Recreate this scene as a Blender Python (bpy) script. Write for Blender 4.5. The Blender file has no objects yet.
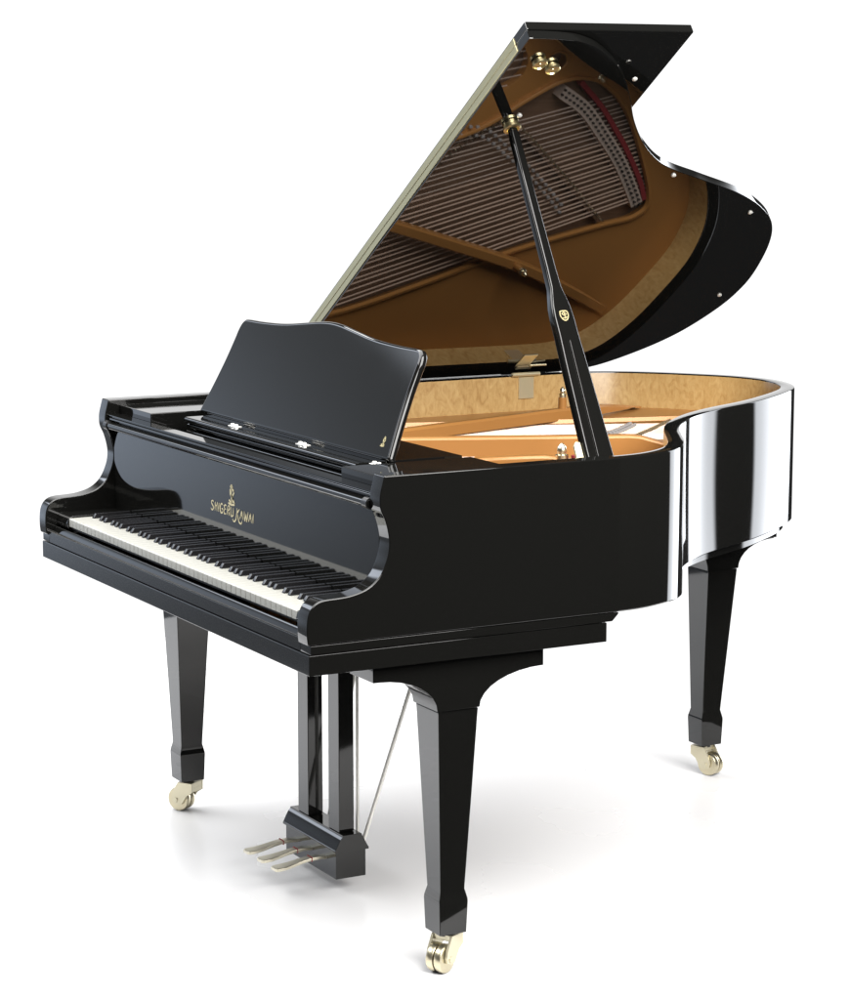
import bpy, bmesh, math
from mathutils import Vector, Matrix
from mathutils.geometry import tessellate_polygon

sc = bpy.context.scene
COL = sc.collection
PI = math.pi

# ------------------------------------------------------------------ materials
def mat(name, color, rough=0.3, metal=0.0, ior=1.5, coat=0.0, build=None):
    m = bpy.data.materials.new(name); m.use_nodes = True
    nt = m.node_tree; b = nt.nodes['Principled BSDF']
    b.inputs['Base Color'].default_value = (*color, 1)
    b.inputs['Roughness'].default_value = rough
    b.inputs['Metallic'].default_value = metal
    b.inputs['IOR'].default_value = ior
    b.inputs['Coat Weight'].default_value = coat
    if build: build(nt, b)
    return m

def add(nt, typ, **kw):
    n = nt.nodes.new(typ)
    for k, v in kw.items():
        if k in n.inputs: n.inputs[k].default_value = v
        else: setattr(n, k, v)
    return n

def objcoord(nt, scale):
    tc = nt.nodes.new('ShaderNodeTexCoord'); mp = nt.nodes.new('ShaderNodeMapping')
    mp.inputs['Scale'].default_value = scale
    nt.links.new(tc.outputs['Object'], mp.inputs['Vector'])
    return mp.outputs['Vector']

def lacquer_nodes(nt, b):
    # faint orange peel and hairline polish in the roughness
    v = objcoord(nt, (1, 1, 1))
    n = add(nt, 'ShaderNodeTexNoise', Scale=7.0, Detail=2.0); nt.links.new(v, n.inputs['Vector'])
    r = nt.nodes.new('ShaderNodeMapRange'); r.inputs['To Min'].default_value = 0.025; r.inputs['To Max'].default_value = 0.06
    nt.links.new(n.outputs['Fac'], r.inputs['Value']); nt.links.new(r.outputs['Result'], b.inputs['Roughness'])

def lid_nodes(nt, b):
    lacquer_nodes(nt, b)
    r = [n for n in nt.nodes if n.bl_idname == 'ShaderNodeMapRange'][0]
    r.inputs['To Min'].default_value = 0.015; r.inputs['To Max'].default_value = 0.03

def veneer_nodes(nt, b):
    v = objcoord(nt, (13, 13, 8))
    n1 = add(nt, 'ShaderNodeTexNoise', Scale=3.2, Detail=6.0, Roughness=0.6, Distortion=1.6); nt.links.new(v, n1.inputs['Vector'])
    v2 = objcoord(nt, (90, 90, 22))
    n2 = add(nt, 'ShaderNodeTexNoise', Scale=2.0, Detail=4.0, Distortion=0.8); nt.links.new(v2, n2.inputs['Vector'])
    mx = nt.nodes.new('ShaderNodeMath'); mx.operation = 'MULTIPLY_ADD'; mx.inputs[1].default_value = 0.4
    nt.links.new(n2.outputs['Fac'], mx.inputs[0]); nt.links.new(n1.outputs['Fac'], mx.inputs[2])
    cr = nt.nodes.new('ShaderNodeValToRGB')
    e = cr.color_ramp.elements
    e[0].position = 0.42; e[0].color = (0.36, 0.20, 0.066, 1)
    e[1].position = 0.95; e[1].color = (0.57, 0.385, 0.165, 1)
    m = cr.color_ramp.elements.new(0.66); m.color = (0.47, 0.295, 0.112, 1)
    nt.links.new(mx.outputs[0], cr.inputs['Fac']); nt.links.new(cr.outputs['Color'], b.inputs['Base Color'])

def plate_nodes(nt, b):
    v = objcoord(nt, (1, 1, 1))
    n = add(nt, 'ShaderNodeTexNoise', Scale=420.0, Detail=2.0); nt.links.new(v, n.inputs['Vector'])
    bp = nt.nodes.new('ShaderNodeBump'); bp.inputs['Strength'].default_value = 0.08; bp.inputs['Distance'].default_value = 0.001
    nt.links.new(n.outputs['Fac'], bp.inputs['Height']); nt.links.new(bp.outputs['Normal'], b.inputs['Normal'])

def spruce_nodes(nt, b):
    v = objcoord(nt, (90, 3, 3))
    n = add(nt, 'ShaderNodeTexNoise', Scale=1.5, Detail=4.0); nt.links.new(v, n.inputs['Vector'])
    cr = nt.nodes.new('ShaderNodeValToRGB'); e = cr.color_ramp.elements
    e[0].position = 0.3; e[0].color = (0.15, 0.085, 0.05, 1); e[1].position = 0.7; e[1].color = (0.22, 0.135, 0.085, 1)
    nt.links.new(n.outputs['Fac'], cr.inputs['Fac']); nt.links.new(cr.outputs['Color'], b.inputs['Base Color'])

def brass_nodes(nt, b):
    v = objcoord(nt, (60, 60, 60))
    n = add(nt, 'ShaderNodeTexNoise', Scale=2.0, Detail=3.0); nt.links.new(v, n.inputs['Vector'])
    r = nt.nodes.new('ShaderNodeMapRange'); r.inputs['To Min'].default_value = 0.24; r.inputs['To Max'].default_value = 0.40
    nt.links.new(n.outputs['Fac'], r.inputs['Value']); nt.links.new(r.outputs['Result'], b.inputs['Roughness'])

def ivory_nodes(nt, b):
    v = objcoord(nt, (30, 6, 6))
    n = add(nt, 'ShaderNodeTexNoise', Scale=3.0, Detail=2.0); nt.links.new(v, n.inputs['Vector'])
    cr = nt.nodes.new('ShaderNodeValToRGB'); e = cr.color_ramp.elements
    e[0].color = (0.37, 0.365, 0.33, 1); e[1].color = (0.43, 0.425, 0.385, 1)
    nt.links.new(n.outputs['Fac'], cr.inputs['Fac']); nt.links.new(cr.outputs['Color'], b.inputs['Base Color'])

BLACK = mat('black polyester lacquer', (0.006, 0.006, 0.0055), 0.04, 0, 1.52, build=lacquer_nodes)
LIDBLACK = mat('lid lacquer, extra polished', (0.006, 0.006, 0.0055), 0.06, 0, 2.25, build=lid_nodes)
SATIN = mat('satin black', (0.012, 0.012, 0.012), 0.32, 0, 1.5)
EBONY = mat('ebony', (0.010, 0.010, 0.011), 0.22, 0, 1.5)
IVORY = mat('ivory acrylic', (0.46, 0.46, 0.42), 0.25, 0, 1.49, build=ivory_nodes)
VENEER = mat('maple veneer', (0.5, 0.3, 0.1), 0.28, 0, 1.5, build=veneer_nodes)
PLATE = mat('bronzed iron', (0.40, 0.185, 0.052), 0.30, 0.15, 1.5, build=plate_nodes)
SPRUCE = mat('spruce', (0.6, 0.45, 0.25), 0.4, 0, 1.5, build=spruce_nodes)
BRASS = mat('pale brass', (0.84, 0.79, 0.60), 0.24, 1.0, build=brass_nodes)
OLDBRASS = mat('tarnished brass', (0.66, 0.60, 0.43), 0.28, 1.0, build=brass_nodes)
HBRASS = mat('hinge brass', (0.66, 0.59, 0.36), 0.3, 1.0, build=brass_nodes)
YBRASS = mat('yellow brass', (0.86, 0.74, 0.42), 0.25, 1.0, build=brass_nodes)
PBRASS = mat('worn silvery brass', (0.70, 0.66, 0.53), 0.28, 1.0, build=brass_nodes)
FBRASS = mat('pale lacquered brass', (0.66, 0.61, 0.45), 0.3, 0.6)
SBRASS = mat('satin brass', (0.88, 0.80, 0.54), 0.3, 0.7)
GOLD = mat('gold leaf', (0.76, 0.67, 0.42), 0.42, 0.1)
GOLD2 = mat('dull gold leaf', (0.42, 0.36, 0.18), 0.45, 0.2)
STEEL = mat('steel', (0.84, 0.68, 0.58), 0.35, 0.4)
COPPER = mat('copper wound wire', (0.78, 0.58, 0.46), 0.4, 0.4)
FELT = mat('red felt', (0.24, 0.02, 0.025), 0.9)
DAMPER = mat('grey felt', (0.30, 0.28, 0.27), 0.9)
DARKWOOD = mat('dark wood', (0.05, 0.03, 0.02), 0.5)
NICKEL = mat('nickel', (0.84, 0.83, 0.78), 0.3, 0.35)

# ------------------------------------------------------------------ mesh helpers
class MB:
    def __init__(s):
        s.bm = bmesh.new()
    def poly(s, pts, faces, mi=0):
        vs = [s.bm.verts.new(p) for p in pts]
        for f in faces:
            try:
                fc = s.bm.faces.new([vs[i] for i in f]); fc.material_index = mi
            except ValueError: pass
        return vs
    def box(s, x0, x1, y0, y1, z0, z1, mi=0):
        p = [(x, y, z) for x in (x0, x1) for y in (y0, y1) for z in (z0, z1)]
        s.poly(p, [(0,1,3,2),(4,6,7,5),(0,4,5,1),(2,3,7,6),(0,2,6,4),(1,5,7,3)], mi); return s
    def frustum(s, lo, hi, mi=0):      # lo/hi = (x0,x1,y0,y1,z)
        p = []
        for (x0,x1,y0,y1,z) in (lo, hi):
            p += [(x0,y0,z),(x1,y0,z),(x1,y1,z),(x0,y1,z)]
        s.poly(p, [(3,2,1,0),(4,5,6,7)]+[(i,(i+1)%4,4+(i+1)%4,4+i) for i in range(4)], mi); return s
    def stack(s, rings, mi=0):         # several (x0,x1,y0,y1,z) rings
        p = []
        for (x0,x1,y0,y1,z) in rings: p += [(x0,y0,z),(x1,y0,z),(x1,y1,z),(x0,y1,z)]
        f = [(3,2,1,0)]; n = len(rings)
        for k in range(n-1):
            f += [(4*k+i,4*k+(i+1)%4,4*k+4+(i+1)%4,4*k+4+i) for i in range(4)]
        f.append(tuple(4*(n-1)+i for i in range(4)))
        s.poly(p, f, mi); return s
    def prism(s, pts, fn, a, b, mi=0): # pts 2-d outline, fn(u,v,w)->xyz
        n = len(pts)
        p = [fn(u, v, a) for u, v in pts] + [fn(u, v, b) for u, v in pts]
        s.poly(p, [tuple(range(n-1,-1,-1)), tuple(range(n,2*n))]+[(i,(i+1)%n,n+(i+1)%n,n+i) for i in range(n)], mi); return s
    def plate(s, outer, holes, z0, z1, mi=0):  # flat solid with holes
        loops = [outer]+holes
        tris = tessellate_polygon([[Vector((x,y,0)) for x,y in l] for l in loops])
        flat = [q for l in loops for q in l]; n = len(flat)
        p = [(x,y,z1) for x,y in flat]+[(x,y,z0) for x,y in flat]
        f = [tuple(t) for t in tris]+[(t[0]+n,t[2]+n,t[1]+n) for t in tris]
        o = 0
        for l in loops:
            m = len(l)
            f += [(o+i,o+(i+1)%m,n+o+(i+1)%m,n+o+i) for i in range(m)]; o += m
        s.poly(p, f, mi); return s
    def tube(s, path, r, n=8, mi=0, cap=True):
        path = [Vector(p) for p in path]; rs = r if isinstance(r,(list,tuple)) else [r]*len(path)
        rings = []
        t0 = (path[1]-path[0]).normalized()
        u = t0.orthogonal().normalized()
        for i,p in enumerate(path):
            t = (path[min(i+1,len(path)-1)]-path[max(i-1,0)]).normalized()
            u = (u-t*u.dot(t)).normalized(); v = t.cross(u)
            rings.append([s.bm.verts.new(p+(u*math.cos(2*PI*k/n)+v*math.sin(2*PI*k/n))*rs[i]) for k in range(n)])
        for a,b in zip(rings,rings[1:]):
            for k in range(n):
                f = s.bm.faces.new((a[k],a[(k+1)%n],b[(k+1)%n],b[k])); f.material_index = mi
        if cap:
            f = s.bm.faces.new(rings[0][::-1]); f.material_index = mi
            f = s.bm.faces.new(rings[-1]); f.material_index = mi
        return s
    def lathe(s, prof, org, axis, n=20, mi=0):  # prof: (radius, height along axis)
        org = Vector(org); ax = Vector(axis).normalized(); u = ax.orthogonal().normalized(); v = ax.cross(u)
        rings = []
        for r,h in prof:
            rings.append([s.bm.verts.new(org+ax*h+(u*math.cos(2*PI*k/n)+v*math.sin(2*PI*k/n))*max(r,1e-5)) for k in range(n)])
        for a,b in zip(rings,rings[1:]):
            for k in range(n):
                f = s.bm.faces.new((a[k],a[(k+1)%n],b[(k+1)%n],b[k])); f.material_index = mi
        for q in (rings[0][::-1],rings[-1]):
            f = s.bm.faces.new(q); f.material_index = mi
        return s
    def sweep(s, sections, mi_of=None, cap=True):   # list of equal-length closed rings
        R = [[s.bm.verts.new(p) for p in sec] for sec in sections]; n = len(R[0])
        for a,b in zip(R,R[1:]):
            for k in range(n):
                f = s.bm.faces.new((a[k],a[(k+1)%n],b[(k+1)%n],b[k]))
                if mi_of: f.material_index = mi_of(k)
        if cap:
            s.bm.faces.new(R[0][::-1]); s.bm.faces.new(R[-1])
        return s
    def build(s, name, mats, parent=None, bevel=0, seg=2, ang=32, keep=None, flat=False):
        bm = s.bm
        bmesh.ops.recalc_face_normals(bm, faces=bm.faces)
        if bevel:
            es = [e for e in bm.edges if len(e.link_faces)==2 and e.calc_face_angle(0) > math.radians(30)]
            if keep: es = [e for e in es if not all(keep(v.co) for v in e.verts)]
            bmesh.ops.bevel(bm, geom=es, offset=bevel, offset_type='OFFSET', segments=seg, profile=0.5, affect='EDGES', clamp_overlap=True)
        for e in bm.edges:
            e.smooth = not (len(e.link_faces)==2 and e.calc_face_angle(0) > math.radians(ang))
        for f in bm.faces: f.smooth = not flat
        me = bpy.data.meshes.new(name); bm.to_mesh(me); bm.free()
        for m in (mats if isinstance(mats,(list,tuple)) else [mats]): me.materials.append(m)
        o = bpy.data.objects.new(name, me); COL.objects.link(o)
        if parent: o.parent = parent
        if bevel:
            wn = o.modifiers.new('weighted_normal','WEIGHTED_NORMAL'); wn.keep_sharp = True; wn.weight = 100
        return o

def dup(o, parent, loc=None):
    c = o.copy(); COL.objects.link(c); c.parent = parent
    if loc is not None: c.location = loc
    return c

def spline(pts, sub=8, closed=False):
    P = [Vector(p) for p in pts]; out = []; n = len(P)
    rng = n if closed else n-1
    for i in range(rng):
        p0 = P[(i-1)%n] if closed or i>0 else P[0]*2-P[1]
        p1 = P[i]; p2 = P[(i+1)%n]
        p3 = P[(i+2)%n] if closed or i+2<n else P[-1]*2-P[-2]
        for k in range(sub):
            t = k/sub
            out.append(0.5*((2*p1)+(p2-p0)*t+(2*p0-5*p1+4*p2-p3)*t*t+(3*p1-p0-3*p2+p3)*t**3))
    if not closed: out.append(P[-1])
    return out

def smooth2d(pts, it):
    pts = [Vector(p) for p in pts]
    for _ in range(it):
        q = pts[:]
        for i in range(1,len(pts)-1): q[i] = (pts[i-1]+pts[i]*2+pts[i+1])/4
        pts = q
    return pts

def resample(pts, n):
    pts = [Vector(p) for p in pts]; d = [0]
    for a,b in zip(pts,pts[1:]): d.append(d[-1]+(b-a).length)
    out = []; j = 0
    for i in range(n):
        t = d[-1]*i/(n-1)
        while j < len(d)-2 and d[j+1] < t: j += 1
        s_ = (t-d[j])/max(d[j+1]-d[j],1e-9); out.append(pts[j].lerp(pts[j+1], s_))
    return out

def offset2d(pts, d):      # positive = to the left of travel
    out = []
    for i,p in enumerate(pts):
        t = (pts[min(i+1,len(pts)-1)]-pts[max(i-1,0)]).normalized()
        out.append(p+Vector((-t.y,t.x))*d)
    return out

# ------------------------------------------------------------------ setting
W = 1.5
fl = MB(); fl.prism([(-1.9,1.98),(-1.9,-1.2),(.0,-1.35),(.72,-1.30),(2.06,1.08),(1.70,1.35),(.85,1.98)], lambda u,v,w:(u,v,w), -0.004, 0.0)
def floor_nodes(nt, b):
    v = objcoord(nt, (1,1,1))
    n = add(nt, 'ShaderNodeTexNoise', Scale=2.0, Detail=4.0); nt.links.new(v, n.inputs['Vector'])
    r = nt.nodes.new('ShaderNodeMapRange'); r.inputs['To Min'].default_value = 0.24; r.inputs['To Max'].default_value = 0.30
    nt.links.new(n.outputs['Fac'], r.inputs['Value']); nt.links.new(r.outputs['Result'], b.inputs['Roughness'])
FLOORM = mat('white studio floor', (0.84, 0.84, 0.845), 0.34, 0, 1.42, build=floor_nodes)
floor = fl.build('floor', FLOORM); floor['kind'] = 'structure'

# ------------------------------------------------------------------ the piano
piano = bpy.data.objects.new('grand_piano', None); COL.objects.link(piano)
piano['label'] = 'glossy black grand piano, lid propped open, standing on brass casters on a white floor'
piano['category'] = 'piano'

ZR = 1.047
arm_profile = [(.160,1.047),(.1555,1.030),(.1515,1.014),(.150,.998),(.152,.980),(.161,.960),(.168,.935),(.1705,.912),
    (.166,.885),(.150,.852),(.124,.830),(.090,.8195),(.060,.8165),(.034,.8155),(.016,.812),(.003,.803),(-.005,.788),
    (-.008,.768),(-.008,.745),(-.006,.728)]
ap = [Vector(p) for p in arm_profile]
dense = spline([(p.x,p.y,0) for p in ap], 4)
prof = [(.70,.728),(.70,1.047)]+[(p.x,p.y) for p in dense]
T = .045; RT = .036
def fx(u,v,w): return (w,u,v)
for x0,x1 in ((0,T),(W-T,W)):
    m = MB(); m.prism(prof, fx, x0, x1)
    m.build('case_arm', BLACK, piano, bevel=.0028, seg=3, keep=lambda c: c.y>.699)

# the bent rim
rim_pts = [(1.5,.70),(1.4955,.760),(1.472,.826),(1.430,.890),(1.366,.948),(1.27,1.008),(1.172,1.067),(1.08,1.138),(.982,1.243),
    (.903,1.365),(.846,1.480),(.800,1.560),(.746,1.640),(.690,1.716),(.627,1.786),(.552,1.836),(.472,1.861),(.40,1.864),(.302,1.836),(.2,1.768),(.107,1.69),(.035,1.595),(.006,1.50),(0,1.40),(0,1.1),(0,.70)]
rim_out = smooth2d(resample(spline([(x,y,0) for x,y in rim_pts], 14), 260), 6)
rim_out = [Vector((p.x,p.y)) for p in rim_out]
rim_out[0] = Vector((1.5,.70)); rim_out[-1] = Vector((0,.70))
def zbot(p):
    t = min(max((p.y-.80)/.30,0),1); t = t*t*(3-2*t)
    return .728-(.020*t)
def rim_sections(pts, t, zt, zb_fn, c=.0028):
    inn = offset2d(pts, t); i1 = offset2d(pts, c); i2 = offset2d(pts, c*.3); j1 = offset2d(pts, t-c); j2 = offset2d(pts, t-c*.3)
    out = []
    for p,a,b,q,r,w in zip(pts,i1,i2,inn,j1,j2):
        zb = zb_fn(p)
        out.append([(p.x,p.y,zb+c),(p.x,p.y,zt-c),(b.x,b.y,zt-c*.3),(a.x,a.y,zt),(r.x,r.y,zt),(w.x,w.y,zt-c*.3),(q.x,q.y,zt-c),(q.x,q.y,zb),(a.x,a.y,zb)])
    return out
m = MB(); m.sweep(rim_sections(rim_out, RT, ZR, zbot), mi_of=lambda k: 1 if k==6 else 0)
rim = m.build('rim', [BLACK, VENEER], piano, ang=40)
# lower inner rim layer showing under the tail
sub = [p for p in offset2d(rim_out, .022) if p.y>1.0]
m = MB()
ins = offset2d(sub, .04)
m.sweep([[(p.x,p.y,zbot(p)-.022),(p.x,p.y,zbot(p)+.004),(q.x,q.y,zbot(p)+.004),(q.x,q.y,zbot(p)-.022)] for p,q in zip(sub,ins)])
m.build('inner_rim', BLACK, piano)
# soft veneer lining of the straight inner sides
for x0,x1 in ((T-.0005,T+.002),(W-T-.002,W-T+.0005)):
    m = MB(); m.box(x0,x1,.53,.699,.80,ZR-.004)
    m.build('rim_lining', VENEER, piano, bevel=.0005)

# side moulding + keybed + keyslip
for x0,x1 in ((.0015,.05),(W-.05,W-.0015)):
    m = MB(); m.prism([(0,.709),(.686,.709),(.700,.7225),(.702,.7265),(0,.7265)], fx, x0, x1)
    m.build('side_moulding', BLACK, piano, bevel=.0015)
m = MB()
m.prism([(-.003,.667),(.674,.667),(.674,.7075),(-.003,.7075)], fx, .004, W-.003)
keybed = m.build('keybed', BLACK, piano, bevel=.002)
m = MB()
ks = [(.0,.709),(.0,.735),(.003,.7365),(.0065,.7368),(.010,.7352),(.0125,.742),(.016,.7475),(.0195,.7478),(.0215,.745),(.0225,.709)]
m.prism(ks, fx, T+.001, W-T-.001)
m.build('keyslip', BLACK, piano, bevel=.0006, seg=1)
# underside braces
m = MB()
m.box(.10,1.35,.72,.80,.70,.80); m.tube([(.75,.70,.76),(.42,1.70,.76)],.035,4); m.box(.06,1.44,.30,.34,.69,.72)
m.build('back_post', DARKWOOD, piano)

# ------------------------------------------------------------------ keyboard
m = MB(); m.box(.119,1.389,.03,.1705,.7495,.7545)
keyboard = m.build('keyboard', SATIN, piano)
KW = .02437; KX = .1195
m = MB()
m.prism([(.0245,.7565),(.0245,.7735),(.0265,.776),(.1700,.776),(.1700,.757),(.030,.757),(.0275,.7555)], lambda u,v,w:(w,u,v), 0.00065, KW-.00065)
wk = m.build('white_key', IVORY, keyboard, bevel=.0006, seg=2)
wk.location.x = KX
for i in range(1,52): dup(wk, keyboard, (KX+KW*i,0,0))
m = MB()
m.stack([(-.0058,.0058,.0745,.1695,.7755),(-.0056,.0056,.0755,.1695,.7790),(-.0044,.0044,.0815,.1695,.7875)])
bk = m.build('black_key', EBONY, keyboard, bevel=.0011, seg=2)
names = 'ABCDEFG'; first = True
for i in range(51):
    n = names[i%7]
    if n in 'ACDFG':
        o = {'C':-.0014,'D':.0014,'F':-.002,'G':0,'A':.002}[n]
        x = KX+KW*(i+1)+o
        if first: bk.location.x = x; first = False
        else: dup(bk, keyboard, (x,0,0))
for x0,x1 in ((T+.0006,.1175),(1.3895,W-T-.0006)):
    m = MB(); m.prism([(.024,.749),(.020,.762),(.024,.775),(.036,.7805),(.170,.7805),(.170,.749)], fx, x0, x1)
    m.build('key_block', BLACK, piano, bevel=.0015)

# ------------------------------------------------------------------ fallboard with lettering
m = MB(); m.box(T+.0008,W-T-.0008,.1712,.187,.752,.972)
fallboard = m.build('fallboard', BLACK, piano, bevel=.0015)
fb = [(.187,.974),(.166,.974),(.166,.980)]
for k in range(13):
    a = math.radians(-70-170*k/12); fb.append((.1535+.0088*math.cos(a), .9870+.0088*math.sin(a)))
fb += [(.163,.9965),(.163,1.000),(.1565,1.0005),(.1565,1.0045),(.160,1.0065),(.160,1.0085),(.1565,1.0095),(.1565,1.0122),(.187,1.0122)]
m = MB(); m.prism(fb, fx, T+.001, W-T-.001); m.build('fallboard_rail', BLACK, piano, bevel=.0005, seg=1, ang=28)
for sx in (T+.002, W-T-.022):
    m = MB(); m.lathe([(.0115,0),(.0115,.02)], (sx,.1535,.987), (1,0,0), 20)
    m.build('fallboard_pivot', SATIN, piano)

def ribbon(mb, pts, w, fn, closed=False):   # flat stroke, fn(u,v)->xyz, w may vary
    n = len(pts); P = [Vector(p) for p in pts]; L=[]; Rr=[]
    for i in range(n):
        a = P[i-1] if (i>0 or closed) else P[i]; b = P[(i+1)%n] if (i<n-1 or closed) else P[i]
        t = (b-a).normalized() if (b-a).length>1e-9 else Vector((1,0)); nn = Vector((-t.y,t.x))
        ww = w[i] if isinstance(w,list) else w
        L.append(P[i]+nn*ww/2); Rr.append(P[i]-nn*ww/2)
    pts3 = [fn(q.x,q.y) for q in L]+[fn(q.x,q.y) for q in Rr]
    fs = [(i,i+1,n+i+1,n+i) for i in range(n-1)]
    if closed: fs.append((n-1,0,n,2*n-1))
    mb.poly(pts3, fs)

def curve2(pts, sub=6): return [(p.x,p.y) for p in spline([(a,b,0) for a,b in pts], sub)]

GL = {  # unit-height letters in an ornate jugendstil manner
 'S': (.62,[[(.55,.86),(.40,1.0),(.18,.98),(.08,.80),(.22,.60),(.44,.44),(.54,.24),(.40,.02),(.16,0),(.02,.16)]]),
 'H': (.62,[[(.10,1),(.08,.5),(.12,0)],[(.52,1.02),(.48,.5),(.54,0)],[(.02,.50),(.30,.60),(.58,.50)]]),
 'I': (.24,[[(.12,1),(.10,.5),(.13,0)]]),
 'G': (.66,[[(.58,.84),(.40,1),(.16,.92),(.04,.5),(.18,.06),(.44,0),(.58,.18),(.58,.44)],[(.34,.46),(.64,.44)]]),
 'E': (.52,[[(.50,.94),(.22,1.0),(.06,.80),(.20,.56),(.40,.54)],[(.20,.56),(.02,.30),(.16,.02),(.50,.08)]]),
 'R': (.60,[[(.10,1),(.08,.5),(.10,0)],[(.08,.94),(.36,1.02),(.50,.78),(.34,.54),(.10,.50)],[(.28,.52),(.44,.18),(.60,-.02)]]),
 'U': (.60,[[(.06,1),(.06,.3),(.20,.02),(.40,.06),(.50,.30)],[(.52,1),(.52,.3),(.58,0)]]),
 'K': (.66,[[(.14,1.06),(.12,.5),(.06,-.12),(-.16,-.42),(-.44,-.46),(-.62,-.22)],[(.62,1.04),(.36,.70),(.14,.50)],[(.22,.55),(.42,.20),(.58,-.18),(.86,-.46),(1.16,-.42),(1.24,-.16)]]),
 'A': (.62,[[(.02,0),(.18,.52),(.32,1.04)],[(.30,1.04),(.44,.52),(.60,0)],[(.10,.34),(.32,.44),(.54,.34)]]),
 'W': (.84,[[(.04,1),(.14,.4),(.24,0),(.36,.4),(.44,.84)],[(.44,.84),(.52,.4),(.62,0),(.74,.5),(.82,1.04)]]),
}
def write(mb, text, fn, h, x0, y0, w=.15, slant=.12):
    x = x0
    for c in text:
        if c == ' ': x += .46*h; continue
        adv,strokes = GL[c]
        for st in strokes:
            q = curve2(st,5); n = len(q)
            ws = [h*w*(.45+.85*math.sin(PI*min(max(i/(n-1),.05),.95))) for i in range(n)]
            ribbon(mb, [(x+(u+slant*v)*h*1.28, y0+v*h) for u,v in q], ws, fn)
        x += (adv+.13)*h*1.28
    return x
def width(text,h): return sum((.46 if c==' ' else GL[c][0]+.13)*h*1.28 for c in text)

def monogram(mb, fn, cx, cy, h):    # interlaced S and K inside a drop
    S = curve2([(.30,.78),(.10,.90),(-.14,.78),(-.10,.52),(.14,.36),(.16,.10),(-.06,-.02),(-.30,.12)],6)
    ribbon(mb, [(cx+u*h*1.25,cy+v*h) for u,v in S], .16*h, fn)
    for st in ([(.02,1.12),(.0,.5),(.04,-.10)],[(.36,.70),(.14,.46),(.02,.40)],[(.06,.44),(.24,.18),(.40,-.06)],[(-.40,-.10),(-.1,-.16),(.2,-.14),(.42,-.08)],[(-.12,.98),(.02,1.14),(.16,1.0)]):
        ribbon(mb, [(cx+u*h*1.25,cy+v*h) for u,v in curve2(st,5)], .14*h, fn)

FBY = .1706
m = MB(); fnb = lambda u,v: (u, FBY, v)
LH = .0208
LX, LZ = .752, .860
tw = width('SHIGERU KAWAI', LH)
write(m, 'SHIGERU KAWAI', fnb, LH, LX-tw/2, LZ)
m.build('lettering', GOLD, fallboard)
m = MB(); monogram(m, fnb, LX-.004, LZ+.031, .033); m.build('emblem', GOLD, fallboard)

# ------------------------------------------------------------------ music desk tray and rest
for x0,x1 in ((T+.001,.245),(1.255,W-T-.001)):
    m = MB(); m.box(x0,x1,.188,.49,.985,1.0335)
    m.build('tray_guide', BLACK, piano, bevel=.0025)
m = MB()
m.box(T+.001,W-T-.001,.1885,.60,.955,.975)
m.build('action_cover', SATIN, piano, bevel=.001)
m = MB()
pf = [(.50,1.0285)]
for k in range(11):
    a = math.radians(85+190*k/10); pf.append((.2545+.0068*math.cos(a),1.0217+.0068*math.sin(a)))
pf += [(.262,1.0145)]
for k in range(9):
    a = math.radians(95+170*k/8); pf.append((.2600+.0052*math.cos(a),1.0080+.0052*math.sin(a)))
pf += [(.272,1.0025),(.272,.9975),(.254,.9965),(.2525,.9945),(.2525,.976),(.50,.976)]
m.prism(pf, fx, .306, 1.199)
m.build('desk_tray', BLACK, piano, bevel=.0006, seg=1, ang=28)
# music rest, outline measured in its own tilted plane
D0 = Vector((0,.294,1.0365)); DU = Vector((0,.42,.9075)).normalized(); DN = Vector((0,DU.z,-DU.y))  # DN points back
desk_half = [(.500,.000),(.474,.022),(.456,.060),(.445,.10),(.424,.145),(.398,.19),(.382,.22),(.366,.2455),(.345,.2555)]
DESK_PTS = None
def desk_outline():
    # (x, height along rest)
    C = .771
    hw = [(.487,0),(.476,.047),(.467,.09),(.459,.14),(.455,.19),(.4545,.212),(.450,.230),(.440,.2405),(.424,.2445)]
    L = [(C-u,v) for u,v in hw]; Rr = [(C+u,v) for u,v in reversed(hw)]
    tw = [(.348,.2450),(.26,.2478),(.20,.2522),(.15,.2578),(.10,.2635),(.05,.2690)]
    top = [(C-u,v) for u,v in tw]+[(C,.2712)]+[(C+u,v) for u,v in reversed(tw)]
    return L, top, Rr
L,top,Rr = desk_outline()
od = [(p.x,p.y) for p in spline([(x,v,0) for x,v in L+top+Rr],5)]
def fdesk(u,v,w):
    q = D0+DU*v+DN*w; return (u,q.y,q.z)
m = MB(); m.prism(od, fdesk, 0, .019)
desk = m.build('music_desk', BLACK, piano, bevel=.0085, seg=5)
m = MB(); monogram(m, lambda u,v: fdesk(u,v,-.0004), 1.208, .030, .016); m.build('emblem', GOLD2, desk)
m = MB(); m.box(.300,1.242,.2985,.318,1.0287,1.046); m.build('desk_gap_filler', BLACK, desk, bevel=.001)  # added strip closing the gap so the tray does not mirror the backdrop
for hx in (.528,.888,1.238):
    m = MB()
    for s in (-1,1):
        m.prism([(-.008,0),(.008,0),(.004,.0055),(-.003,.006)], lambda u,v,w,s=s,hx=hx: (hx+s*.0095+u,.274+w,1.0288+v), 0, .007)
    m.box(hx-.020,hx+.020,.270,.288,1.0286,1.0298)
    m.build('desk_hinge', NICKEL, desk, bevel=.0006)

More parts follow.
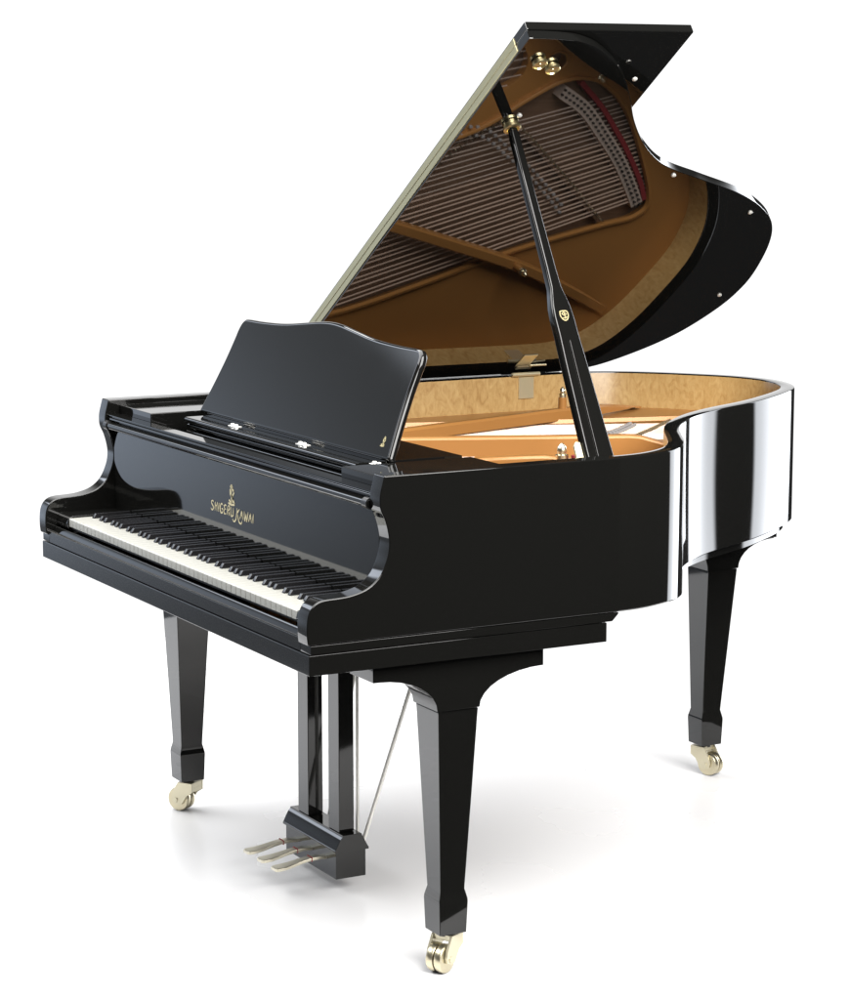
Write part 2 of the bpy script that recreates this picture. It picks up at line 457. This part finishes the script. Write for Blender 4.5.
# ------------------------------------------------------------------ iron plate, strings, soundboard
inner = [p for p in offset2d(rim_out, RT-.001)]
m = MB()
sbp = [(W-RT,.60)]+[(p.x,p.y) for p in inner[::6]]+[(RT,.60)]
m.plate(sbp, [], .908, .916)
m.build('soundboard', SPRUCE, piano)
fl_out = [(W-RT+.0005,.46)]+[(p.x,p.y) for p in inner[::3]]+[(RT-.0005,.46)]
main_open = [(.165,.66),(.15,.80),(.224,1.047),(.284,1.214),(.334,1.386),(.379,1.562),(.405,1.665),(.46,1.700),(.597,1.638),(.72,1.558),(.785,1.480),(.806,1.41),(.795,1.336),(.745,1.246),(.665,1.12),(.60,.92),(.545,.66)]
mo = [(p.x,p.y) for p in spline([(x,y,0) for x,y in main_open],5,True)]
treb_open = [(.60,.66),(.665,.90),(.74,1.11),(.80,1.22),(.88,1.215),(1.0,1.06),(1.10,.96),(1.20,.90),(1.33,.83),(1.37,.74),(1.37,.66)]
to = [(p.x,p.y) for p in spline([(x,y,0) for x,y in treb_open],4,True)]
hole = [(.846+.021*math.cos(2*PI*k/24),1.318+.026*math.sin(2*PI*k/24)) for k in range(24)]
m = MB(); m.plate(fl_out, [mo,to,hole], .925, .952)
plate = m.build('iron_plate', PLATE, piano, bevel=.003, seg=2)
def strut(pts, w, zb, name='strut'):   # pts (x,y,ztop)
    P = [Vector(p) for p in pts]; m = MB(); secs = []
    for i,p in enumerate(P):
        t = (P[min(i+1,len(P)-1)]-P[max(i-1,0)]); t.z = 0; t.normalize(); n = Vector((-t.y,t.x,0))*w/2
        n2 = n*.72
        secs.append([(p.x-n.x,p.y-n.y,zb),(p.x-n.x,p.y-n.y,p.z-.006),(p.x-n2.x,p.y-n2.y,p.z),(p.x+n2.x,p.y+n2.y,p.z),(p.x+n.x,p.y+n.y,p.z-.006),(p.x+n.x,p.y+n.y,zb)])
    m.sweep(secs); return m.build(name, PLATE, plate, bevel=.0015)
strut([tuple(p) for p in spline([(.56,.47,.962),(.500,.62,.984),(.445,.80,.988),(.365,1.06,.988),(.285,1.312,.988),(.21,1.48,.980),(.13,1.635,.958)],5)], .030, .958)
strut([tuple(p) for p in spline([(.545,.30,.985),(.61,.46,.996),(.677,.62,1.000),(.78,.86,1.000),(.865,1.06,1.000),(.895,1.13,.999),(.915,1.165,.990),(.950,1.215,.974)],5)], .030, .92)
strut([tuple(p) for p in spline([(1.02,.46,.992),(1.045,.60,.997),(1.065,.74,.997),(1.075,.80,.993),(1.085,.86,.975),(1.09,.90,.955)],5)], .026, .92)
strut([tuple(p) for p in spline([(1.30,.46,.97),(1.32,.60,.97),(1.345,.74,.962),(1.36,.82,.954)],5)], .024, .92)
# raised lips of the openings
def lip(loop, zt, w, name='lip'):
    P = [Vector((x,y)) for x,y in loop]; n = len(P); secs = []
    for i in range(n+1):
        p = P[i%n]; t = (P[(i+1)%n]-P[(i-1)%n]).normalized(); nn = Vector((-t.y,t.x))
        q = p-nn*w
        secs.append([(p.x,p.y,.930),(p.x,p.y,zt-.002),(p.x-nn.x*w*.3,p.y-nn.y*w*.3,zt),(q.x+nn.x*w*.3,q.y+nn.y*w*.3,zt),(q.x,q.y,.9522)])
    m = MB(); m.sweep(secs, cap=False); return m.build(name, PLATE, plate)
lip(mo, .962, .012); lip(hole, .957, .008)
# agraffe bar and tuning pins on the front web
m = MB()
for k in range(70):
    for r in range(2):
        m.lathe([(.0033,0),(.0033,.024)], (.17+k*.0165, .545+.03*r+.004*(k%3), .950), (0,0,1), 6)
m.build('tuning_pin', STEEL, plate)['kind'] = 'stuff'
# bridges
def curve_bar(pts, w, z0, z1, matl, name, parent):
    P = [Vector(p) for p in resample(spline([(x,y,0) for x,y in pts],8), 40)]; P=[Vector((p.x,p.y)) for p in P]
    a = offset2d(P,w/2); b = offset2d(P,-w/2); m = MB()
    m.sweep([[(p.x,p.y,z0),(p.x,p.y,z1),(q.x,q.y,z1),(q.x,q.y,z0)] for p,q in zip(a,b)]); return m.build(name, matl, parent, bevel=.0008, seg=1), P
comb_pts = [(.760,1.356),(.715,1.433),(.64,1.510),(.563,1.580),(.482,1.638),(.441,1.664)]
bar,cp = curve_bar(comb_pts, .036, .90, .951, STEEL, 'aliquot_bar', plate)
m = MB(); cpr = resample(cp, 30)
for i,p in enumerate(cpr):
    t = (cpr[min(i+1,29)]-cpr[max(i-1,0)]).normalized(); n = Vector((-t.y,t.x))
    for s in (-.008,.006):
        q = p+n*s; m.box(q.x-.0024,q.x+.0024,q.y-.0028,q.y+.003,.951,.958)
m.build('bridge_pin', SATIN, bar)['kind'] = 'stuff'
curve_bar([(.788,1.405),(.722,1.482),(.667,1.533),(.602,1.589),(.51,1.656),(.455,1.684)], .014, .925, .9530, FELT, 'hitch_felt', plate)
br,bp = curve_bar([(.36,.80),(.52,.97),(.64,1.13),(.676,1.215),(.640,1.280),(.564,1.371),(.498,1.448),(.425,1.528),(.395,1.562)], .018, .90, .9435, SPRUCE, 'bridge', piano)
m = MB()
for i,p in enumerate(resample(bp,60)):
    m.lathe([(.003,0),(.0024,.014)], (p.x+.004,p.y,.9435), (0,0,1), 6)
m.build('bridge_pin', BRASS, br)['kind'] = 'stuff'
# grey damper felts lying across the strings
dp = resample(spline([(x,y,0) for x,y in [(.66,1.06),(.655,1.145),(.598,1.231),(.539,1.313),(.487,1.373),(.441,1.421)]],6), 22); dm = None
for i,p in enumerate(dp):
    for s_ in (-.014,.008):
        if dm is None:
            m = MB(); m.box(-.0035,.0035,-.0045,.0045,0,.007); dm = m.build('damper_felt', DAMPER, plate, bevel=.0008, seg=1); dm.location = (p.x+s_,p.y,.9525)
        else: dup(dm, plate, (p.x+s_,p.y,.9525))
# strings
def inside(x,y,poly):
    c = False; n = len(poly)
    for i in range(n):
        x1,y1 = poly[i]; x2,y2 = poly[i-1]
        if (y1>y)!=(y2>y) and x < (x2-x1)*(y-y1)/(y2-y1)+x1: c = not c
    return c
nstr = 0
for k in range(34):
    x0 = .115+k*.0164+(.0016,-.0012,.0004)[k%3]; y0 = .62; sl = .325-.10*(k/34)
    y = y0
    while y < 1.75 and (y < .9 or inside(x0+sl*(y-y0), y, mo)): y += .006
    m = MB(); m.tube([(x0,y0,.9555),(x0+sl*(y-y0-.0),y,.9455)], .0021 if k<16 else .0014, 6, cap=False)
    m.build('string', COPPER if k<16 else STEEL, plate); nstr += 1
for k in range(30):
    x0 = .635+k*.0235; y0 = .62; sl = .21-.10*(k/30)
    y = y0
    while y < 1.5 and (y < .75 or inside(x0+sl*(y-y0), y, to)): y += .006
    m = MB(); m.tube([(x0,y0,.9555),(x0+sl*(y-y0),y,.9455)], .0014, 5, cap=False)
    m.build('string', STEEL, plate)
# acorn bolts
def acorn(x,y,z,r,parent,h=.03):
    m = MB(); m.lathe([(r*1.25,0),(r*1.25,h*.28),(r*.8,h*.34),(r*.95,h*.55),(r*.8,h*.78),(r*.35,h*.95),(r*.2,h)], (x,y,z), (0,0,1), 14)
    return m.build('acorn_bolt', BRASS, parent)
m = MB(); m.lathe([(.012,0),(.011,.064)], (.288,1.305,.952), (0,0,1), 16); post = m.build('bolt_post', PLATE, plate)
acorn(.288,1.305,1.016,.0085,plate,.026)
acorn(1.085,.815,.985,.012,plate,.036)
m = MB(); m.lathe([(.010,0),(.010,.02)], (1.105,.838,.975), (0,0,1), 14); m.build('felt_washer', FELT, plate)
for x,y in ((.66,1.71),(.80,1.46)):
    acorn(x,y,.952,.009,plate,.018)

# ------------------------------------------------------------------ lid
TH = math.radians(34); CT,ST = math.cos(TH),math.sin(TH); HZ = 1.0479
def lidp(a,y,o): return (a*CT-o*ST, y, HZ+a*ST+o*CT)
lid_curve = [(1.506,.700),(1.498,.755),(1.468,.822),(1.395,.912),(1.303,.984),(1.194,1.058),(1.098,1.140),(1.018,1.238),(.957,1.372),(.889,1.525),(.822,1.632),(.742,1.714),(.640,1.768),(.500,1.808),(.40,1.816),(.302,1.800),(.187,1.752),(.095,1.676),(.020,1.575),(-.003,1.47)]
lc = [(p.x,p.y) for p in spline([(a,y,0) for a,y in lid_curve],8)]
LT = .020
lid_poly = [(-.005,.628),(1.507,.628),(1.5075,.66)]+lc+[(-.005,1.40)]
m = MB(); m.prism(lid_poly, lidp, 0, LT)
lid = m.build('lid', LIDBLACK, piano, bevel=.0016, seg=2)
m = MB(); m.prism([(-.010,.628),(1.509,.628),(1.509,1.042),(-.010,1.042)], lidp, LT+.0012, LT*2+.0012)
m.build('front_flap', LIDBLACK, lid, bevel=.0025, seg=3)
# long brass hinge between lid and flap
m = MB()
def strip(a0,a1,o0,o1,y0,y1): m.prism([(a0,o0),(a1,o0),(a1,o1),(a0,o1)], lambda u,v,w: lidp(u,w,v), y0, y1)
strip(.03,1.455,.0045,.0198,.6258,.6284); strip(.03,1.455,.0215,.0365,.6258,.6284)
m.tube([lidp(.03,.6262,.0207),lidp(1.455,.6262,.0207)], .0016, 8)
m.build('piano_hinge', HBRASS, lid, bevel=.0006, seg=1)
# side hinge, leaf on lid and leaf on rim
m = MB()
m.prism([(.045,1.310),(.045,1.352),(.105,1.352),(.105,1.310)], lambda u,v,w: lidp(u,v,-w), .0002, .0022)
m.prism([(.03,1.318),(.03,1.364),(.045,1.364),(.045,1.318)], lambda u,v,w: lidp(u,v,-w), .0002, .003)
m.box(RT-.001,RT+.0035,1.322,1.368,.985,1.042)
m.tube([(RT+.004,1.30,1.050),(RT+.004,1.385,1.050)], .0055, 12)
m.tube([lidp(.052,1.352,-.004),lidp(.056,1.40,-.006)], .003, 8)
m.build('lid_hinge', SBRASS, lid, bevel=.0006, seg=1)
# rubber buttons and cups on the underside
for a,y in ((1.226,.742),(1.366,.962),(.976,1.285),(.800,1.612),(.387,1.765)):
    m = MB(); m.lathe([(.006,0),(.006,.003),(.0035,.005),(.001,.0055)], lidp(a,y,.0005), (ST,0,-CT), 12); m.build('lid_button', NICKEL, lid)
for a,y in ((1.428,.690),(1.410,.730)):
    m = MB(); m.lathe([(.012,-.001),(.012,.0025),(.0165,.004),(.0168,.0100),(.0145,.0118),(.0130,.0085),(.004,.0085),(.003,.0105),(.001,.0105)], lidp(a,y,0), (ST,0,-CT), 22)
    k = m.build('prop_cup', YBRASS, lid)
CUP = Vector(lidp(1.191,.738,0))
m = MB(); m.lathe([(.017,-.001),(.017,.004),(.0195,.006),(.0198,.012),(.0170,.0138),(.0135,.0138),(.0130,.006)], CUP, (ST,0,-CT), 24)
m.build('prop_cup', YBRASS, lid)

# ------------------------------------------------------------------ lid prop
A = Vector((1.418,.724,.955)); B = CUP+Vector((.006,0,-.010))
ax = (B-A); LEN = ax.length; ax.normalize()
side = Vector((0,1,0)); side = (side-ax*side.dot(ax)).normalized(); nrm = ax.cross(side)   # nrm faces +x/-x
if nrm.x < 0: nrm = -nrm
def pp(s,w,d): return tuple(A+ax*s+side*w+nrm*d)
stations = [(0,.035,.012),(.10,.034,.012),(.30,.0290,.012),(.365,.0265,.012),(.405,.0265,.012),(.43,.0245,.012),(.455,.0195,.0115),(.475,.0150,.011),(.52,.0135,.0108),(.62,.0125,.0105),(.72,.0118,.0102),(LEN-.02,.0108,.0100),(LEN,.0085,.0085)]
secs = []
for s_,w,d in stations:
    c = min(w,d)*.35
    secs.append([pp(s_,-w+c,-d),pp(s_,w-c,-d),pp(s_,w,-d+c),pp(s_,w,d-c),pp(s_,w-c,d),pp(s_,-w+c,d),pp(s_,-w,d-c),pp(s_,-w,-d+c)])
m = MB(); m.sweep(secs); prop = m.build('lid_prop', BLACK, piano, bevel=.0015, seg=2, ang=25)
m = MB()   # short second stick let into the lower half
m.prism([(.0,-.010),(.35,-.004),(.35,.014),(.0,.018)], lambda u,v,w: pp(u,v,w), .0125, .0150)
m.build('short_prop', BLACK, prop, bevel=.001)
m = MB()
sh = curve2([(-.010,.011),(.0,.0125),(.010,.011),(.0115,.0),(.007,-.010),(0,-.014),(-.007,-.010),(-.0115,0),(-.010,.011)],5)
fsh = lambda u,v: pp(.408+v*.85,u*.85,.0124)
ribbon(m, sh[:-1], .0028, fsh, closed=True)
for st in ([(.006,.006),(-.001,.008),(-.006,.004),(.0,.0),(.005,-.004),(.0,-.008),(-.006,-.006)],[(.001,.010),(.001,-.010)],[(.008,.004),(.001,.0)],[(.001,0),(.008,-.006)]):
    ribbon(m, curve2(st,4), .0022, fsh)
m.build('emblem', GOLD2, prop)
m = MB(); m.prism([(.0,-.055),(.115,-.052),(.124,-.046),(.122,-.036),(.0,-.036)], lambda u,v,w: pp(u,v,w), -.004, .004)
m.build('prop_bracket', SBRASS, prop, bevel=.0015)
m = MB(); m.tube([(1.40,.655,.972),(1.40,.745,.972)], .008, 12); m.build('prop_pivot', BRASS, prop)

# ------------------------------------------------------------------ legs with casters
def make_leg(cx, cy, outx, y0, y1, yl, zt, casterdir):
    """outx: +1 leg at the treble side, -1 bass, 0 tail"""
    m = MB()
    m.stack([(cx-.032,cx+.032,cy-.031,cy+.031,.083),(cx-.034,cx+.034,cy-.0335,cy+.0335,.150),(cx-.0335,cx+.0335,cy-.033,cy+.033,.156),
             (cx-.0285,cx+.0285,cy-.0285,cy+.0285,.176),(cx-.0475,cx+.0475,yl-.0455,yl+.0455,.550),(cx-.048,cx+.048,yl-.046,yl+.046,.556)])
    leg = m.build('leg', BLACK, piano, bevel=.002, seg=2)
    # bracket with concave flanks
    lx, ly = .048, .046
    fr = [(y0,zt),(y0,.632)]
    for k in range(9):
        a = PI/2*k/8; fr.append((y0+.012+(yl-ly-.004-y0-.012)*math.sin(a), .5575+(.632-.5575)*math.cos(a)))
    for k in range(9):
        a = PI/2*(1-k/8); fr.append((y1-(y1-yl-ly-.001)*math.sin(a), .5575+(.628-.5575)*math.cos(a)))
    fr += [(y1,.632),(y1,zt)]
    m = MB()
    if outx: m.prism(fr, fx, cx-.052, cx+.052)
    else:    m.prism(fr, fx, cx-.052, cx+.052)
    br = m.build('leg_bracket', BLACK, leg, bevel=.0018)
    # caster
    ang = math.radians(casterdir); d = Vector((math.cos(ang),math.sin(ang),0)); w = Vector((-d.y,d.x,0))
    c = Vector((cx,cy,0))+d*.020
    m = MB(); m.lathe([(.016,.074),(.016,.0835)], (cx,cy,0), (0,0,1), 18); m.build('caster_stem', SATIN, leg)
    # fork: bent plate, cheeks either side of the wheels
    m = MB()
    F = lambda u,v,q: tuple(Vector((cx,cy,0))+d*u+w*q+Vector((0,0,v)))
    ch = [(-.028,.0775),(-.028,.054),(-.012,.044),(.004,.020),(.018,.018),(.031,.024),(.034,.036),(.030,.050),(.020,.068),(.014,.0775)]
    for q0,q1 in ((-.0255,-.0195),(.0195,.0255)): m.prism(ch, F, q0, q1)
    m.prism([(-.0278,.0777),(.0138,.0777),(.0138,.0650),(-.0278,.0650)], F, -.0195, .0195)
    m.prism([(-.0278,.0650),(-.019,.0650),(-.019,.0545),(-.0278,.0545)], F, -.0195, .0195)
    m.lathe([(.006,0),(.006,.003),(.003,.004),(.003,.052),(.006,.053),(.006,.056)], c+Vector((0,0,.0305))-w*.028, w, 12)
    m.build('caster_fork', FBRASS, leg, bevel=.0012)
    for q in (-.0185,.0008):
        m = MB(); m.lathe([(.006,0),(.022,.0003),(.0285,.0010),(.0300,.0035),(.0303,.0088),(.0300,.0142),(.0285,.0167),(.022,.0174),(.006,.0177)], c+Vector((0,0,.0303))+w*q, w, 32)
        m.build('caster_wheel', OLDBRASS, leg)
    return leg
make_leg(1.420,.340, 1,.148,.538,.342,.666,-62)
make_leg(.078,.340,-1,.148,.538,.342,.666,212)
make_leg(.400,1.688, 0,1.56,1.862,1.702,.694,20)

# leg plates under the tail
m = MB(); m.box(.30,.50,1.50,1.835,.640,.672)
m.build('tail_block', BLACK, piano, bevel=.002)

# ------------------------------------------------------------------ pedal lyre
m = MB()
m.box(.607,.870,.362,.437,.034,.0965)
lyre = m.build('pedal_lyre', BLACK, piano, bevel=.0015)
m = MB()
capp = [(.357,.097),(.357,.102),(.3595,.105),(.364,.1145),(.3695,.1245),(.374,.1305),(.3765,.1325),(.3765,.136),(.4235,.136),(.4245,.1335),(.439,.106),(.442,.102),(.442,.097)]
m.prism(capp, fx, .601, .876)
m.build('lyre_cap', BLACK, lyre, bevel=.0008)
for x0 in (.641,.800):
    m = MB(); m.box(x0,x0+.054,.378,.416,.1365,.6665); m.build('lyre_pillar', BLACK, lyre, bevel=.002)
m = MB()
for x in (.70,.86): m.lathe([(.012,0),(.012,.012),(.008,.018)], (x,.33,.6665), (0,0,-1), 14)
m.build('keybed_knob', SATIN, lyre)
for x in (.663,.738,.813):
    m = MB()
    path = [(.368,.0735,.0105),(.345,.0752,.0105),(.322,.0745,.0110),(.303,.0718,.0120),(.286,.0685,.0135),(.272,.0658,.0152),(.258,.0640,.0170),(.246,.0632,.0178),(.238,.0628,.0165),(.233,.0625,.0115)]
    secs = []
    for y,z,w in path:
        h = .0036
        secs.append([(x-w,y,z-h),(x+w,y,z-h),(x+w,y,z+h*.7),(x+w*.86,y,z+h),(x-w*.86,y,z+h),(x-w,y,z+h*.7)])
    m.sweep(secs); pd = m.build('pedal', PBRASS, lyre, bevel=.001, seg=2)
    m = MB(); m.box(x-.0122,x+.0122,.3235,.3250,.0695,.0795); m.build('pedal_felt', FELT, pd)
for p,q in (((.668,.441,.10),(.60,.60,.70)),((.846,.441,.10),(.90,.62,.70))):
    m = MB(); m.tube([p,q], .0048, 10); m.build('lyre_brace', NICKEL, lyre)
for x in (.70,.80):
    m = MB(); m.tube([(x,.452,.085),(x,.452,.70)], .0042, 10); m.build('trapwork_rod', NICKEL, lyre)

# ------------------------------------------------------------------ light
w = bpy.data.worlds.new('World'); sc.world = w; w.use_nodes = True
nt = w.node_tree; nt.nodes.clear()
tc = nt.nodes.new('ShaderNodeTexCoord'); sx = nt.nodes.new('ShaderNodeSeparateXYZ'); nt.links.new(tc.outputs['Generated'], sx.inputs[0])
def M(op, a, b=None, c=None):
    n = nt.nodes.new('ShaderNodeMath'); n.operation = op
    for i,v in enumerate((a,b,c)):
        if v is None: continue
        if isinstance(v,(int,float)): n.inputs[i].default_value = v
        else: nt.links.new(v, n.inputs[i])
    return n.outputs[0]
az0 = M('MULTIPLY', M('ARCTAN2', sx.outputs['Y'], sx.outputs['X']), 180/PI)
az = M('MODULO', M('ADD', az0, 360.0), 360.0)
el = M('MULTIPLY', M('ARCSINE', sx.outputs['Z']), 180/PI)
def ss(v, a, b):      # smoothstep from a to b (a>b gives falling edge)
    n = nt.nodes.new('ShaderNodeMapRange'); n.interpolation_type = 'SMOOTHSTEP'
    lo,hi = min(a,b),max(a,b)
    n.inputs['From Min'].default_value = lo; n.inputs['From Max'].default_value = hi
    n.inputs['To Min'].default_value = 0 if a<b else 1; n.inputs['To Max'].default_value = 1 if a<b else 0
    nt.links.new(v, n.inputs['Value']); return n.outputs['Result']
def band(a0,a1,a2,a3,e0,e1,e2,e3):
    return M('MULTIPLY', M('MULTIPLY', ss(az,a0,a1), ss(az,a3,a2)), M('MULTIPLY', ss(el,e0,e1), ss(el,e3,e2)))
def colr(fac, rgb):
    n = nt.nodes.new('ShaderNodeVectorMath'); n.operation = 'SCALE'; n.inputs[0].default_value = rgb; nt.links.new(fac, n.inputs['Scale']); return n.outputs[0]
def vadd(a,b):
    n = nt.nodes.new('ShaderNodeVectorMath'); n.operation = 'ADD'; nt.links.new(a,n.inputs[0]); nt.links.new(b,n.inputs[1]); return n.outputs[0]
back = colr(band(136,140.5,172,186,-34,-28,14,30), (1.12,1.12,1.12))                     # white studio backdrop
rear = colr(M('MULTIPLY', band(94,96.5,116,119,-24,-18,14,24), M('ADD', M('MULTIPLY', ss(az,97,117), .9), .75)), (5.9,6.1,6.4))                       # tall softbox behind right
front_fac = M('MULTIPLY', band(182,190,198,213,-12.2,-6,7.5,16.8), 1.0)
front = colr(front_fac, (0.92,1.08,1.32))                                               # cool softbox front left
fill = colr(band(184,190,225,250,-40,-25,20,50), (.22,.24,.27))
base = nt.nodes.new('ShaderNodeCombineXYZ'); 
for i in range(3): base.inputs[i].default_value = .03
cap_glow = colr(band(190,194,214,220,16.5,18.5,24,28), (3.6,3.9,4.4))                   # added glow in the world, brightens the lyre cap
tot = vadd(vadd(vadd(back,rear),vadd(vadd(front,cap_glow),fill)),base.outputs[0])
bg = nt.nodes.new('ShaderNodeBackground'); nt.links.new(tot,bg.inputs['Color'])
out = nt.nodes.new('ShaderNodeOutputWorld'); nt.links.new(bg.outputs[0],out.inputs['Surface'])
w.cycles.sampling_method = 'MANUAL'; w.cycles.sample_map_resolution = 1024

def area(name, loc, target, sx_, sy_, power, color=(1,1,1)):
    l = bpy.data.lights.new(name,'AREA'); l.shape = 'RECTANGLE'; l.size = sx_; l.size_y = sy_; l.energy = power; l.color = color
    o = bpy.data.objects.new(name,l); COL.objects.link(o); o.location = loc
    o.rotation_euler = (Vector(target)-Vector(loc)).to_track_quat('-Z','Y').to_euler(); return o
area('overhead_softbox', (-1.2,-1.2,4.5), (-1.2,-1.2,0), 6.4, 6.2, 770)
area('side_softbox', (4.2,.8,3.4), (.7,1.0,.95), 3.4, 3.4, 490, (1,.98,.955))

# ------------------------------------------------------------------ camera
cam = bpy.data.cameras.new('camera'); co = bpy.data.objects.new('camera',cam); COL.objects.link(co); sc.camera = co
yaw,pitch,f = 1.075,-.155,2511.162
fw = Vector((-math.sin(yaw)*math.cos(pitch),math.cos(yaw)*math.cos(pitch),math.sin(pitch)))
co.location = (5.757,-2.054,1.75); co.rotation_euler = fw.to_track_quat('-Z','Y').to_euler()
cam.sensor_fit = 'VERTICAL'; cam.sensor_height = 24; cam.lens = 24*f/1000
cam.clip_end = 200; cam.clip_start = .05
sc.view_settings.view_transform = 'Standard'; sc.view_settings.look = 'None'; sc.view_settings.exposure = 0; sc.view_settings.gamma = 1
sc.render.engine = 'CYCLES'; sc.cycles.max_bounces = 10; sc.cycles.glossy_bounces = 6; sc.cycles.caustics_reflective = False; sc.cycles.use_denoising = True
